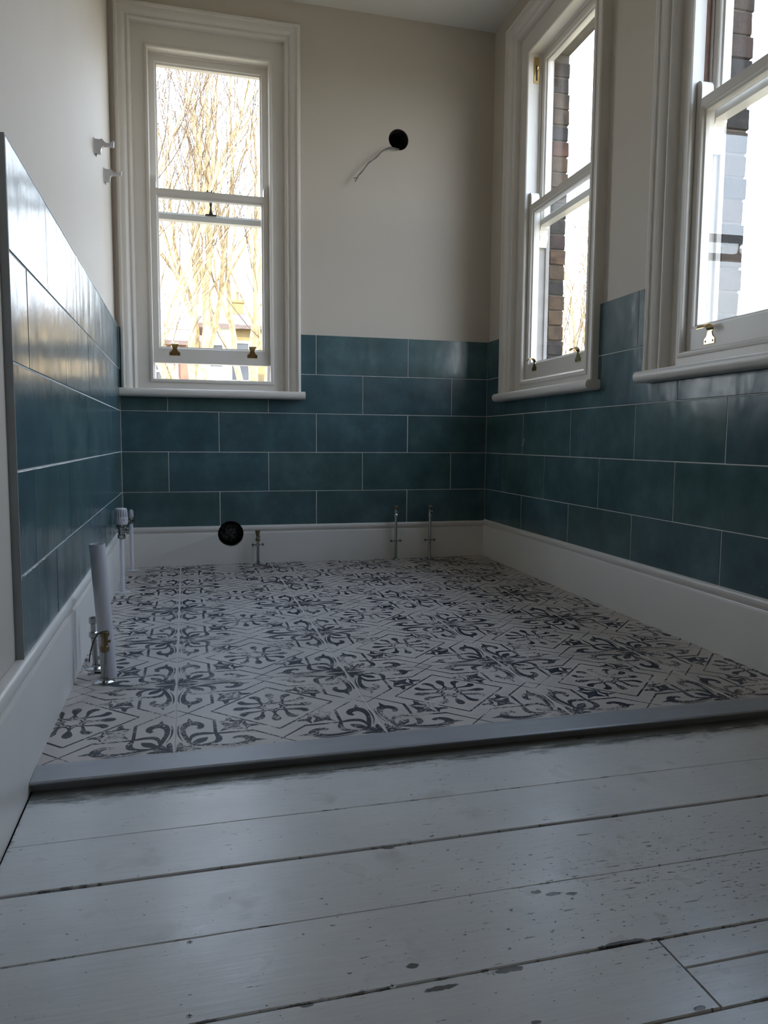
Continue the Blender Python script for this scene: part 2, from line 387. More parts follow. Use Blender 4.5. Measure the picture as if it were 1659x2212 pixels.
wall_back = make_wall('wall_back', FB, -0.26, W+.26, [WINS['window_1']])
wall_right = make_wall('wall_right', FRT, -0.012, 5.7, [WINS['window_2'], WINS['window_3']])
wall_left = make_wall('wall_left', FL, FRONT_Y, -0.012, [], pl=0.015)
bm = bmesh.new(); box(bm, (-0.3, FRONT_Y-.24, BASE), (2.2, FRONT_Y, CEIL+.2)); wall_front = struct(obj('wall_front', bm, M['plaster']))
bm = bmesh.new(); box(bm, (-0.26, FRONT_Y-.2, CEIL), (W+.24, 0.24, CEIL+.24)); ceiling = struct(obj('ceiling', bm, M['ceiling']))

def cut(ob, cbm, extra=None):
    """boolean-subtract cbm (object-local coordinates) from ob, leaving no cutter behind"""
    cme = finish(cbm); c = bpy.data.objects.new('c', cme); COL.objects.link(c)
    c.matrix_world = ob.matrix_world if ob.parent is None else ob.parent.matrix_world @ Matrix.Translation(ob.location)
    md = ob.modifiers.new('b', 'BOOLEAN'); md.operation = 'DIFFERENCE'; md.solver = 'EXACT'; md.object = c
    bpy.context.view_layer.update()
    dg = bpy.context.evaluated_depsgraph_get()
    me = bpy.data.meshes.new_from_object(ob.evaluated_get(dg)); ob.modifiers.clear(); old = ob.data
    mats = [x for x in old.materials]; ob.data = me
    me.materials.clear()
    for x in mats: me.materials.append(x)
    bpy.data.objects.remove(c); bpy.data.meshes.remove(cme)
HOLES = {'up': (1.418, 2.2185, 0.054), 'low': (0.528, 0.1575, 0.0655)}
def cyl_bm(c, r, y0, y1, seg=48, loc=Vector((0, 0, 0))):
    b = bmesh.new(); lathe(b, [(r, y0), (r, y1)], (c[0]-loc.x, -loc.y, c[1]-loc.z), seg, 'y'); return b
bpy.context.view_layer.update()
cut(wall_back, cyl_bm(HOLES['up'], HOLES['up'][2], -0.05, 0.149))
cut(wall_back, cyl_bm(HOLES['low'], HOLES['low'][2], -0.05, 0.149))
for k, (hx, hz, hr) in HOLES.items():
    bm = bmesh.new(); lathe(bm, [(hr-.0005, PL+.006), (hr-.0005, .147), (.001, .1465)], (hx, 0, hz), 40, 'y', close=False)
    h = obj('hole_lining', bm, M['dark'], wall_back, smooth=True)

# ------------------------------------------------------------------ wall tiles on their grout beds
def tile_mesh(poly):
    bm = bmesh.new(); prism(bm, poly, 0.0, 0.010, 0.0016 if len(poly) == 4 else 0); return finish(bm)
def rect_minus(r, x):
    """rect r=(u0,u1,z0,z1) minus window rect x; returns a polygon or None"""
    a, b, c, d = r
    if x is None or x[1] <= a or x[0] >= b or x[3] <= c or x[2] >= d: return [(a, c), (b, c), (b, d), (a, d)]
    lf, rg, bt = x[0] <= a, x[1] >= b, x[2] <= c
    if lf and rg: return None if bt else [(a, c), (b, c), (b, x[2]), (a, x[2])]
    if lf: return [(x[1], c), (b, c), (b, d), (x[1], d)] if bt else [(a, c), (b, c), (b, d), (x[1], d), (x[1], x[2]), (a, x[2])]
    if rg: return [(a, c), (x[0], c), (x[0], d), (a, d)] if bt else [(a, c), (b, c), (b, x[2]), (x[0], x[2]), (x[0], d), (a, d)]
    return [(a, c), (b, c), (b, d), (a, d)]
tcache = {}
def lay_tiles(wall, u0, u1, even, odd, wins, rng):
    for r in range(5):
        z1 = ZT-r*P; z0 = z1-P; o = even if r % 2 == 0 else odd
        js = [o+k*Q for k in range(-14, 14)]; js = sorted([u0]+[j for j in js if u0+.004 < j < u1-.004]+[u1])
        for a, b in zip(js, js[1:]):
            if b-a < 0.012: continue
            g = SEAT
            rect = (a+g, b-g, max(z0+g, 0.186), z1-(g if r else 0))
            poly = rect
            x = None
            for wn in wins:
                cand = (wn['o'][0]+.012, wn['o'][1]-.012, 0.872, 3.0)
                if not (cand[1] <= rect[0] or cand[0] >= rect[1] or cand[3] <= rect[2] or cand[2] >= rect[3]): x = cand
            poly = rect_minus(rect, x)
            if poly is None: continue
            # a tile between two windows may meet both
            for wn in wins:
                cand = (wn['o'][0]+.012, wn['o'][1]-.012, 0.872, 3.0)
                if cand != x and len(poly) == 4:
                    us = [p[0] for p in poly]; zz = [p[1] for p in poly]
                    p2 = rect_minus((min(us), max(us), min(zz), max(zz)), cand)
                    if p2: poly = p2
            c = (poly[0][0], poly[0][1])
            key = tuple((round(p[0]-c[0], 3), round(p[1]-c[1], 3)) for p in poly)
            if key not in tcache: tcache[key] = tile_mesh([(k[0], k[1]) for k in key])
            t = obj('wall_tile', tcache[key], M['glaze'], wall, loc=(c[0], rng.uniform(-.0004, .0004), c[1]))
            t.rotation_euler = (rng.uniform(-.0030, .0030), 0, rng.uniform(-.0012, .0012))
rng = random.Random(3)
def bed(wall, u0, u1, wins, back=PL, top=ZT-.001):
    bm = bmesh.new()
    holed(bm, [u0, u1], [0.0, top], [(w_['o'][0]+.014, w_['o'][1]-.014, 0.874, 3.0) for w_ in wins], -back, -SEAT)
    return obj('grout_bed', bm, M['grout'], wall)
gb = bed(wall_back, 0.0, W, [WINS['window_1']])
lay_tiles(wall_back, 0.0, W, 0.476, 0.225, [WINS['window_1']], rng)
bed(wall_right, 0.0, 2.50, [WINS['window_2'], WINS['window_3']]); lay_tiles(wall_right, 0.0, 2.50, 0.4996-Q, 0.2486, [WINS['window_2'], WINS['window_3']], rng)
bed(wall_left, -2.403, 0.0, [], 0.015); lay_tiles(wall_left, -2.403, 0.0, -1.995, -2.246, [], rng)
bpy.context.view_layer.update()
for t in [gb]+[c for c in wall_back.children if c.name.startswith('wall_tile')]:
    bb = [Vector(v.co)+t.location for v in t.data.vertices]
    hx, hz, hr = HOLES['low']
    if min(v.x for v in bb) < hx+hr and max(v.x for v in bb) > hx-hr and min(v.z for v in bb) < hz+hr and max(v.z for v in bb) > hz-hr:
        t.data = t.data.copy(); t.rotation_euler = (0, 0, 0)
        cut(t, cyl_bm((hx, hz), hr, -0.05, 0.20, loc=t.location))
# edge trims: end of the left tiling and its top line
bm = bmesh.new(); slab(bm, -2.4065, -2.4032, 0.205, ZT+.003, -.015, 0.0005); obj('tile_edge_trim', bm, M['edge'], wall_left)
bm = bmesh.new(); slab(bm, -2.4032, 0.0, ZT+.0002, ZT+.0032, -.015, 0.0005); obj('tile_top_trim', bm, M['edge'], wall_left)

# ------------------------------------------------------------------ skirting boards
def skirt(name, fr, u0, u1, zb, h, n_off=0.0, parts=None, taper=0.0):
    pr = [(-.002, zb), (.013, zb), (.013, h-.040), (.0115, h-.037), (.006, h-.036), (.0045, h-.033), (.006, h-.029), (.0095, h-.025), (.012, h-.019),
          (.0125, h-.012), (.011, h-.006), (.007, h-.002), (.001, h), (-.014, h)]
    segs = parts or [(u0, u1)]
    first = None
    for a, b in segs:
        bm = bmesh.new()
        A = [bm.verts.new((a, -(n+n_off), z)) for n, z in pr]; B = [bm.verts.new((b, -(n+n_off), z)) for n, z in pr]
        k = len(pr); bm.faces.new(A); bm.faces.new(B[::-1])
        for i in range(k): bm.faces.new((A[i], B[i], B[(i+1) % k], A[(i+1) % k]))
        o = obj(name if first is None else 'skirting_length', bm, M['wood'], None if first is None else first, fr=fr, smooth=True)
        if first is None: first = struct(o)
    return first
sk_back = skirt('baseboard_back', FB, 0.008, W-.006, 0.0, 0.200)
sk_left = skirt('baseboard_left', FL, 0, 0, -.026, 0.218, parts=[(FRONT_Y, -0.7245), (-0.7232, -0.008)])
sk_right = skirt('baseboard_right', FRT, 0.006, 5.5, -.026, 0.207)
bpy.context.view_layer.update()
cut(sk_back, cyl_bm(HOLES['low'], HOLES['low'][2], -0.05, 0.20))

# ------------------------------------------------------------------ floor
bm = bmesh.new(); box(bm, (-0.02, FRONT_Y, -.30), (W+.02, -2.40, -.055)); box(bm, (-.02, -2.40, -.30), (W+.02, .02, -.012))
floor = struct(obj('floor', bm, M['under']))
bm = bmesh.new(); box(bm, (0.0, -2.3975, -.012), (W, .01, -.0012)); obj('grout_bed', bm, M['grout_floor'], floor)

TU, TV = 0.4535, 0.452
def strokes():
    """printed motif, one octant of the tile, in tile units: lists of (u, v, half width)"""
    L = []
    L.append(([(.035, .050, .002), (.060, .092, .007), (.10, .068, .009), (.165, .052, .012), (.235, .038, .012), (.300, .040, .016), (.345, .062, .026), (.345, .095, .024), (.320, .120, .018), (.288, .122, .014), (.274, .106, .013)], 1))
    L.append(([(.335, .080, .022), (.378, .070, .013), (.425, .064, .001)], 1))
    L.append(([(.120, .072, .003), (.160, .074, .009), (.196, .094, .016), (.204, .135, .015), (.196, .172, .011), (.192, .192, .006)], 1))
    L.append(([(.075, .070, .003), (.105, .098, .016), (.125, .124, .024), (.150, .150, .006)], 1))
    L.append(([(.006, .004, .003), (.040, .034, .010), (.075, .072, .009)], 1))
    L.append(([(.020, .010, .003), (.060, .022, .013), (.095, .024, .013), (.122, .020, .003)], 1))
    L.append(([(.120, .040, .001), (.200, .018, .004), (.290, .013, .005), (.340, .018, .001)], 1))
    L.append(([(.340, .330, .003), (.334, .290, .011), (.352, .262, .016), (.380, .262, .013), (.402, .254, .005)], 1))
    L.append(([(.352, .262, .012), (.343, .235, .009), (.338, .207, .001)], 1))
    L.append(([(.500, .448, .003), (.500, .420, .005), (.500, .385, .008), (.500, .355, .018), (.500, .330, .024), (.500, .305, .020), (.500, .291, .004)], 2))
    L.append(([(.500, .446, .006), (.482, .462, .006), (.466, .457, .002)], 2))
    L.append(([(.494, .402, .003), (.486, .432, .005), (.464, .446, .006), (.442, .430, .007), (.436, .392, .010), (.428, .358, .018), (.408, .338, .020), (.388, .348, .008)], 2))
    return L
def lines():
    """ruled lines, half width"""
    return [((.180, .500), (.500, .180), .0058), ((-.002, .556), (.190, .372), .0060), ((.190, .376), (.190, .188), .0085)]
ZC = [0]
def add_strip(bm, pts, f):
    ZC[0] += 1; zz = .00012+(ZC[0] % 160)*2.0e-6
    prev = None; n = len(pts)
    for i, (x, y, w) in enumerate(pts):
        ax, ay, _ = pts[max(i-1, 0)]; bx, by, _ = pts[min(i+1, n-1)]
        dx, dy = bx-ax, by-ay; d = math.hypot(dx, dy) or 1; nx, ny = -dy/d*w, dx/d*w
        a, b = f(x+nx, y+ny), f(x-nx, y-ny)
        va, vb = bm.verts.new((a[0]*TU, a[1]*TV, zz)), bm.verts.new((b[0]*TU, b[1]*TV, zz))
        if prev: q = bm.faces.new((prev[0], prev[1], vb, va)); q.material_index = 1
        prev = (va, vb)
def floor_tile_bm():
    bm = bmesh.new(); g = .0013
    box(bm, (g, g, -.009), (TU-g, TV-g, 0), .0008)
    sym = []
    for sw in (0, 1):
        for mu in (0, 1):
            for mv in (0, 1):
                sym.append(lambda x, y, sw=sw, mu=mu, mv=mv: ((1-(y if sw else x)) if mu else (y if sw else x), (1-(x if sw else y)) if mv else (x if sw else y)))
    # 16 half-images of the outer/inner shapes folded inside the tile square
    cl = lambda v: min(max(v, .003), .997)
    for f in sym:
        g2 = lambda x, y, f=f: tuple(cl(c) for c in f(x, y))
        for pts, kind in strokes(): add_strip(bm, cr(pts, 4), g2)
        for a, b, wd in lines(): add_strip(bm, [(a[0], a[1], wd), (b[0], b[1], wd)], g2)
        # star: concave four-pointed, half of it
        st = [(.210, .210), (.262, .236), (.332, .216), (.306, .270), (.335, .335)]
        ZC[0] += 1; zz = .00012+(ZC[0] % 160)*2.0e-6; c0 = g2(.272, .272); vs = [bm.verts.new((g2(*p)[0]*TU, g2(*p)[1]*TV, zz)) for p in st]; vc = bm.verts.new((c0[0]*TU, c0[1]*TV, zz))
        for i in range(4): q = bm.faces.new((vc, vs[i], vs[i+1])); q.material_index = 1
    return bm
def tile_finish(bm):
    for f in bm.faces:
        f.normal_update()
        if f.material_index == 1 and f.normal.z < 0: f.normal_flip()
    me = bpy.data.meshes.new('floor_tile'); bm.to_mesh(me); bm.free(); return me
full = tile_finish(floor_tile_bm())
X0, Y0 = 0.275-TU, -2.398
for i in range(5):
    for j in range(6):
        ox, oy = X0+i*TU, Y0+j*TV
        cx0, cx1, cy1 = max(0.0, -ox), W-.004-ox, -.002-oy
        if cx0 > 0 or cx1 < TU or cy1 < TV:
            bm = floor_tile_bm()
            for co, no in (((cx0, 0, 0), (-1, 0, 0)), ((cx1, 0, 0), (1, 0, 0)), ((0, cy1, 0), (0, 1, 0))):
                if (no[0] < 0 and cx0 > 0) or (no[0] > 0 and cx1 < TU) or (no[1] > 0 and cy1 < TV):
                    bmesh.ops.bisect_plane(bm, geom=bm.verts[:]+bm.edges[:]+bm.faces[:], plane_co=co, plane_no=no, clear_outer=True)
            me = tile_finish(bm)
        else: me = full
        t = obj('floor_tile', me, [M['tile_body'], M['tile_ink']], floor, loc=(ox, oy, random.uniform(-.0002, .0001)))
# threshold strip
bm = bmesh.new()
pr = [(-2.3985, -.010), (-2.3985, .0008), (-2.412, .0008), (-2.424, .0000), (-2.470, -.0012), (-2.474, -.0035), (-2.474, -.0060), (-2.462, -.0075), (-2.458, -.0255), (-2.40, -.0255)]
for e in (0,):
    A = [bm.verts.new((.014, y, z)) for y, z in pr]; B = [bm.verts.new((W-.075, y, z)) for y, z in pr]; k = len(pr)
    bm.faces.new(A); bm.faces.new(B[::-1])
    for i in range(k): bm.faces.new((A[i], B[i], B[(i+1) % k], A[(i+1) % k]))
thr = struct(obj('trim_1', bm, M['alu'])); 
# floorboards
def board(x0, x1, y0, y1, z=-.025, seed=0, gap=.0008):
    rg = random.Random(seed); n = 44; bm = bmesh.new(); rows = []
    for i in range(n+1):
        x = x0+(x1-x0)*i/n
        ja = max(0, noise.noise(Vector((x*9, y0*30, seed)))*.0012+rg.uniform(-.0004, .0004)); jb = max(0, noise.noise(Vector((x*9, y1*30, seed+5)))*.0012+rg.uniform(-.0004, .0004))
        a, b = y0+gap+ja, y1-gap-jb
        zz = z+noise.noise(Vector((x*1.5, y0*3, 2)))*.0012
        rows.append([bm.verts.new(c) for c in ((x, a, zz-.028), (x, a, zz-.0014), (x, a+.0016, zz), (x, (a+b)/2, zz+.0004), (x, b-.0016, zz), (x, b, zz-.0014), (x, b, zz-.028))])
    for i in range(n):
        for k in range(6): bm.faces.new((rows[i][k], rows[i+1][k], rows[i+1][k+1], rows[i][k+1]))
        bm.faces.new((rows[i][6], rows[i+1][6], rows[i+1][0], rows[i][0]))
    bm.faces.new(rows[0]); bm.faces.new(rows[-1][::-1])
    return obj('floorboard', bm, M['plank'], floor, smooth=True)
XR = W-.05
ys = [-2.405, -2.4985, -2.663, -2.806, -2.966, -3.121]
gaps = [.0005, .0007, .0007, .0024, .0009, .0012]
for k in range(5):
    y1, y0 = ys[k], ys[k+1]
    if k == 2: y0 += .0020
    if k == 3: y1 -= .0020
    board(.016, XR, y0, y1, seed=k, z=-.025-(.0006 if k % 2 else 0), gap=[.0003, .0003, .0005, .0004, .0005][k])
board(.016, .910, -3.2495, -3.121, seed=11, gap=.0007); board(.914, XR, -3.178, -3.121, seed=12, z=-.0262, gap=.0007); board(.914, XR, -3.250, -3.178, seed=13, z=-.0256, gap=.0010)
yy = -3.250
for k in range(15):
    board(.016, XR, yy-.155, yy, seed=20+k, gap=.0007); yy -= .155
for sx_, sy2 in ((.302, -2.974), (.301, -3.107), (.600, -2.984), (.597, -3.104), (.542, -3.118)):
    bm = bmesh.new(); lathe(bm, [(.0046, -.0275), (.0046, -.0247), (.0038, -.0243)], (sx_, sy2, 0), 18)
    s = obj('screw', bm, M['plank'], floor, smooth=True)
    bm = bmesh.new(); box(bm, (sx_-.0028, sy2-.0005, -.0246), (sx_+.0028, sy2+.0005, -.0242)); box(bm, (sx_-.0005, sy2-.0028, -.0246), (sx_+.0005, sy2+.0028, -.0242))
    obj('screw_slot', bm, M['slot'], s)

# ------------------------------------------------------------------ sash windows
ARCH = [(0, -.012), (0, .026), (.004, .031), (.012, .033), (.017, .031), (.019, .023), (.034, .021), (.044, .016), (.050, .008), (.053, .003), (.058, .006), (.064, .006), (.069, .001), (.073, -.006), (.075, -.030), (.060, -.036)]
def lift(parent, u, z, n):
    bm = bmesh.new()
    poly = [(-.026, 0), (.026, 0), (.026, .017), (.017, .021), (.012, .028), (.0105, .040), (-.0105, .040), (-.012, .028), (-.017, .021), (-.026, .017)]
    prism(bm, [(u+a, z+b) for a, b in poly], -(n+.0026), -n, .0007)
    hook = cr([(0, 0, 0), (.000, .006, 0), (-.004, .016, 0), (-.016, .022, 0), (-.030, .018, 0), (-.038, .008, 0)], 4)
    prev = None
    for i, (yy_, zz_, _) in enumerate(hook):
        hw = .0105+.007*min(1, i/8.0)
        for_pts = [(-hw, 0), (hw, 0), (hw, .0022), (-hw, .0022)]
        ring = [bm.verts.new((u+a, -(n+.0013)+yy_+(0 if i else 0), z+.038+zz_+b)) for a, b in for_pts]
        if prev:
            for k in range(4): bm.faces.new((prev[k], prev[(k+1) % 4], ring[(k+1) % 4], ring[k]))
        else: bm.faces.new(ring)
        prev = ring
    bm.faces.new(prev[::-1])
    l = obj('sash_lift', bm, M['brass'], parent, smooth=True, origin=None)
    for s in (-.018, .018):
        bm = bmesh.new(); lathe(bm, [(.0034, -(n+.0022)), (.0034, -(n+.0034)), (.002, -(n+.0037))], (u+s, 0, z+.009), 12, 'y'); obj('screw', bm, M['slot'], l, smooth=True)
def horn(bm, u0, u1, z0, h, n0, n1, up_, side):
    """rounded (up) or ogee (down) end of a stile; side=+1: the shaped edge is on the right"""
    w_ = u1-u0
    if up_: sh = [(0, 0), (w_, 0), (w_, h*.55), (w_*.93, h*.78), (w_*.75, h*.93), (w_*.5, h), (0, h)]
    else: sh = [(0, 0), (w_, 0), (w_*1.0, -h*.10), (w_*.72, -h*.22), (w_*.62, -h*.36), (w_*.78, -h*.50), (w_*.82, -h*.62), (w_*.60, -h*.78), (w_*.42, -h*.90), (w_*.36, -h), (0, -h)]
    if side < 0: sh = [(w_-a, b) for a, b in sh]
    prism(bm, [(u0+a, z0+b) for a, b in sh], -n1, -n0, 0)
def make_window(name, d):
    fr = d['fr']; o0, o1 = d['o']; i0, i1 = d['i']
    rt_ = root(name, fr=fr, kind='structure')
    # architrave on three sides
    bm = bmesh.new(); sweep_frame(bm, (o0, o1, .890, 2.698), (1, 1, 1, 0), [(0, a, n) for a, n in ARCH], close=True, open_bottom=True)
    obj('architrave', bm, M['wood'], rt_, smooth=True)
    # box frame: flat band and linings through the wall
    bm = bmesh.new()
    sweep_frame(bm, (o0+.062, o1-.062, .874, 2.628), (i0-o0-.062, o1-.062-i1, 2.628-HZ, .940-.874), [(0, 0, -.030), (1, 0, -.030), (1, 0, -.0965), (0, 0, -.0965)])
    obj('box_frame', bm, M['wood'], rt_)
    bm = bmesh.new()
    sweep_frame(bm, (o0+.062, o1-.062, .874, 2.628), (i0-o0-.062, o1-.062-i1, 2.628-HZ, .940-.874), [(0, 0, -.0966), (1, 0, -.0966), (1, 0, -.150), (0, 0, -.150)])
    obj('outer_frame', bm, M['dimmed_paint'], rt_)  # outer half of the box frame, split off to take the darkened colour
    bm = bmesh.new(); sweep_frame(bm, (i0-.011, i1+.011, .929, HZ+.011), (.017,)*4, [(0, 0, -.0298), (0, 0, -.0245), (.35, 0, -.0215), (.8, 0, -.0225), (1, 0, -.027), (1, 0, -.044), (0.6, 0, -.044)])
    obj('staff_bead', bm, M['wood'], rt_, smooth=True)
    bm = bmesh.new(); sweep_frame(bm, (i0, i1, .940, HZ), (.009,)*4, [(0, 0, -.0905), (1, 0, -.0905), (1, 0, -.0965), (0, 0, -.0965)])
    obj('parting_bead', bm, M['wood'], rt_)
    bm = bmesh.new(); sweep_frame(bm, (i0-.001, i1+.001, .925, HZ+.001), (.010,)*4, [(0, 0, -.142), (1, 0, -.142), (1, 0, -.160), (0, 0, -.160)])
    obj('outer_lining', bm, M['dimmed_paint'], rt_)
    # internal sill board with round nose
    bm = bmesh.new(); L0, L1 = o0-.014 if name != 'window_1' else .001, o1+.020
    pr = [(-.035, .893), (.040, .893), (.050, .8915), (.057, .886), (.060, .878), (.060, .868), (.057, .860), (.050, .8545), (.040, .853), (-.012, .853)]
    A = [bm.verts.new((L0, -a, z)) for a, z in pr]; B = [bm.verts.new((L1, -a, z)) for a, z in pr]; k = len(pr)
    e1 = bm.faces.new(A); e2 = bm.faces.new(B[::-1])
    for i in range(k): bm.faces.new((A[i], B[i], B[(i+1) % k], A[(i+1) % k]))
    bmesh.ops.bevel(bm, geom=list(e2.edges)+(list(e1.edges) if name != 'window_1' else []), offset=.006, segments=2, affect='EDGES', clamp_overlap=True)
    obj('sill_board', bm, M['wood'], rt_, smooth=True)
    bm = bmesh.new(); prism(bm, [(i0-.05, .845), (i1+.05, .845), (i1+.05, .925), (i0-.05, .925)], .15, .31, 0)
    for v in bm.verts:
        if v.co.z > .9 and v.co.y > .3: v.co.z -= .03
    obj('outer_sill', bm, M['sill_ext'], rt_)
    # sashes
    def sash(nm, z0, z1, nf, nb, wl, wt, wb):
        bm = bmesh.new()
        sweep_frame(bm, (i0+.0015, i1-.0015, z0, z1), (wl, wl, wt, wb), [(0, 0, nf), (1, -.011, nf), (1, -.008, nf-.003), (1, -.0065, nf-.009), (1, 0, nf-.0125), (1, 0, nf-.016), (1, 0, nb), (0, 0, nb)])
        if nm == 'lower_sash':
            horn(bm, i0+.0015, i0+.0015+wl-.011, z1-.001, .062, nb, nf, True, 1); horn(bm, i1-.0015-wl+.011, i1-.0015, z1-.001, .062, nb, nf, True, -1)
        else:
            horn(bm, i0+.0015, i0+.0015+wl-.006, z0+.001, .100, nb, nf, False, 1); horn(bm, i1-.0015-wl+.006, i1-.0015, z0+.001, .100, nb, nf, False, -1)
        s = obj(nm, bm, M['wood'], rt_)
        bm = bmesh.new(); mid = (nf+nb)/2-.003
        slab(bm, i0+wl-.004, i1-wl+.004, z0+wb-.004, z1-wt+.004, mid-.002, mid+.002); obj('glass_pane', bm, M['glass'], s)
        return s
    z0, z1 = d['low']
    lo = sash('lower_sash', z0, z1, -.046, -.0885, .042, .038, .082)
    us = sash('upper_sash', d['upb'], HZ-.002, -.098, -.140, .042, .044, .038)
    nl = -.046
    uc = (i0+i1)/2
    if name == 'window_1':
        lift(lo, .265, z0+.036, nl); lift(lo, .651, z0+.036, nl)
        # fastener: keeper prongs below, lever on the upper sash
        bm = bmesh.new(); zt = z1
        slab(bm, .426, .472, zt-.001, zt+.003, -.075, -.050)
        for q in (.437, .457): tube(bm, [(q, .062, zt), (q-.001, .060, zt+.008), (q+.001, .056, zt+.014)], [.0045, .004, .002], 8)
        obj('fastener_keeper', bm, M['bronze'], lo, smooth=True)
        bm = bmesh.new(); zb = d['upb']+.038
        slab(bm, .426, .481, zb-.001, zb+.003, -.130, -.100)
        tube(bm, [(.4535, .115, zb), (.4535, .114, zb+.010), (.4535, .112, zb+.022), (.4535, .110, zb+.040), (.4535, .108, zb+.052), (.4535, .107, zb+.060), (.4535, .106, zb+.068)], [.014, .011, .006, .0045, .008, .007, .012], 10)
        obj('sash_fastener', bm, M['bronze'], us, smooth=True)
    if name == 'window_2':
        lift(lo, .519, z0+.034, nl); lift(lo, .966, z0+.034, nl)
    if name == 'window_3':
        lift(lo, 1.845, z0+.010, nl)
        bm = bmesh.new(); slab(bm, i0+.0002, i0+.0018, z1+.066, HZ-.01, -.0895, -.074); obj('bare_timber_strip', bm, M['primer'], rt_)
    if name != 'window_1':
        bm = bmesh.new(); slab(bm, i0, i0+.003, 2.390, 2.512, -.083, -.056, .0006); pu = obj('sash_pulley', bm, M['brass'], rt_)
        bm = bmesh.new(); slab(bm, i0+.0025, i0+.0036, 2.402, 2.474, -.0745, -.0665); obj('pulley_slot', bm, M['slot'], pu)
        bm = bmesh.new(); lathe(bm, [(.017, -.002), (.017, .002)], (i0+.0005, .0705, 2.462), 20, 'y'); obj('pulley_wheel', bm, M['brass'], pu, smooth=True)
    # brick jambs outside
    if fr is FRT:
        rg = random.Random(int(o0*100))
        for side in (0, 1):
            z = .935; c = 0
            while z < HZ-.02:
                du = rg.uniform(-.004, .005); a = i0-.095 if side == 0 else i1-.004-du; b = i0+.004+du if side == 0 else i1+.095
                bm = bmesh.new(); box(bm, (a, .164, z), (b, .247+rg.uniform(-.003, .006), z+.067+rg.uniform(-.002, .002)), .0025)
                for v in bm.verts: v.co += Vector((rg.uniform(-.0015, .0015), rg.uniform(-.0015, .0015), rg.uniform(-.001, .001)))
                bk = obj('brick', bm, M['shaded_brick' if name == 'window_3' else 'brick'], wall_right)
                z += .075; c += 1
    return rt_
for nm, d in WINS.items(): make_window(nm, d)
# sky portals in the three openings (sampling aid only)
for nm, d in WINS.items():
    i0, i1 = d['i']; ld = bpy.data.lights.new('portal_'+nm, 'AREA'); ld.shape = 'RECTANGLE'; ld.size = i1-i0+.02; ld.size_y = HZ-.92; ld.cycles.is_portal = True
    lo_ = bpy.data.objects.new('portal_'+nm, ld); COL.objects.link(lo_)
    c = d['fr'].M @ Vector(((i0+i1)/2, .26, (HZ+.92)/2)); lo_.location = c
    dn = (d['fr'].M.to_3x3() @ Vector((0, -1, 0))); lo_.rotation_euler = dn.to_track_quat('-Z', 'Z').to_euler()

# ------------------------------------------------------------------ things in the room
# cable hanging out of the upper hole
t = root('electric_cable', 'grey two-core cable with split ends hanging out of the round wall hole', 'cable', FB, (1.41, 0, 2.16))
pts = cr([(1.430, .10, 2.190), (1.424, .03, 2.172), (1.404, .002, 2.1655), (1.384, -.006, 2.166), (1.357, -.010, 2.161), (1.322, -.014, 2.140), (1.297, -.016, 2.113), (1.273, -.018, 2.092), (1.248, -.020, 2.072), (1.232, -.020, 2.050), (1.215, -.020, 2.028), (1.197, -.020, 2.008)], 4)
for nm, ph, lo2 in (('core', 0, [(1.185, -.020, 1.992), (1.170, -.018, 1.991)]), ('core', math.pi, [(1.190, -.022, 1.994), (1.177, -.022, 1.973)])):
    bm = bmesh.new(); pp = []
    for i, q in enumerate(pts): a = i*.38+ph; pp.append((q[0]-1.41+.0024*math.cos(a)*.5, q[1]+.0024*math.sin(a), q[2]-2.16+.0024*math.cos(a)))
    pp += [(q[0]-1.41, q[1], q[2]-2.16) for q in lo2]
    tube(bm, pp, .0030, 8); obj(nm, bm, M['grey_cable'], t, smooth=True)
# bin bag stuffed in the lower hole
bm = bmesh.new(); bmesh.ops.create_icosphere(bm, subdivisions=5, radius=1.0)
for v in bm.verts:
    n0 = v.co.normalized(); c = abs(noise.noise(n0*2.3+Vector((3, 1, 0))))+.5*abs(noise.noise(n0*5.1))+.25*abs(noise.noise(n0*11))
    v.co = n0*(.0625*(.94-.42*c)+.010); v.co.y *= .9
    if v.co.xz.length > .0635: v.co.x *= .0635/v.co.xz.length; v.co.z *= .0635/Vector((v.co.x, v.co.z)).length
bag = obj('plastic_bag', bm, M['bag'], None, fr=FB, loc=(HOLES['low'][0], .075, HOLES['low'][1]), smooth=False)
bag['label'] = 'crumpled black plastic bag stuffed into the waste hole in the skirting'; bag['category'] = 'bag'
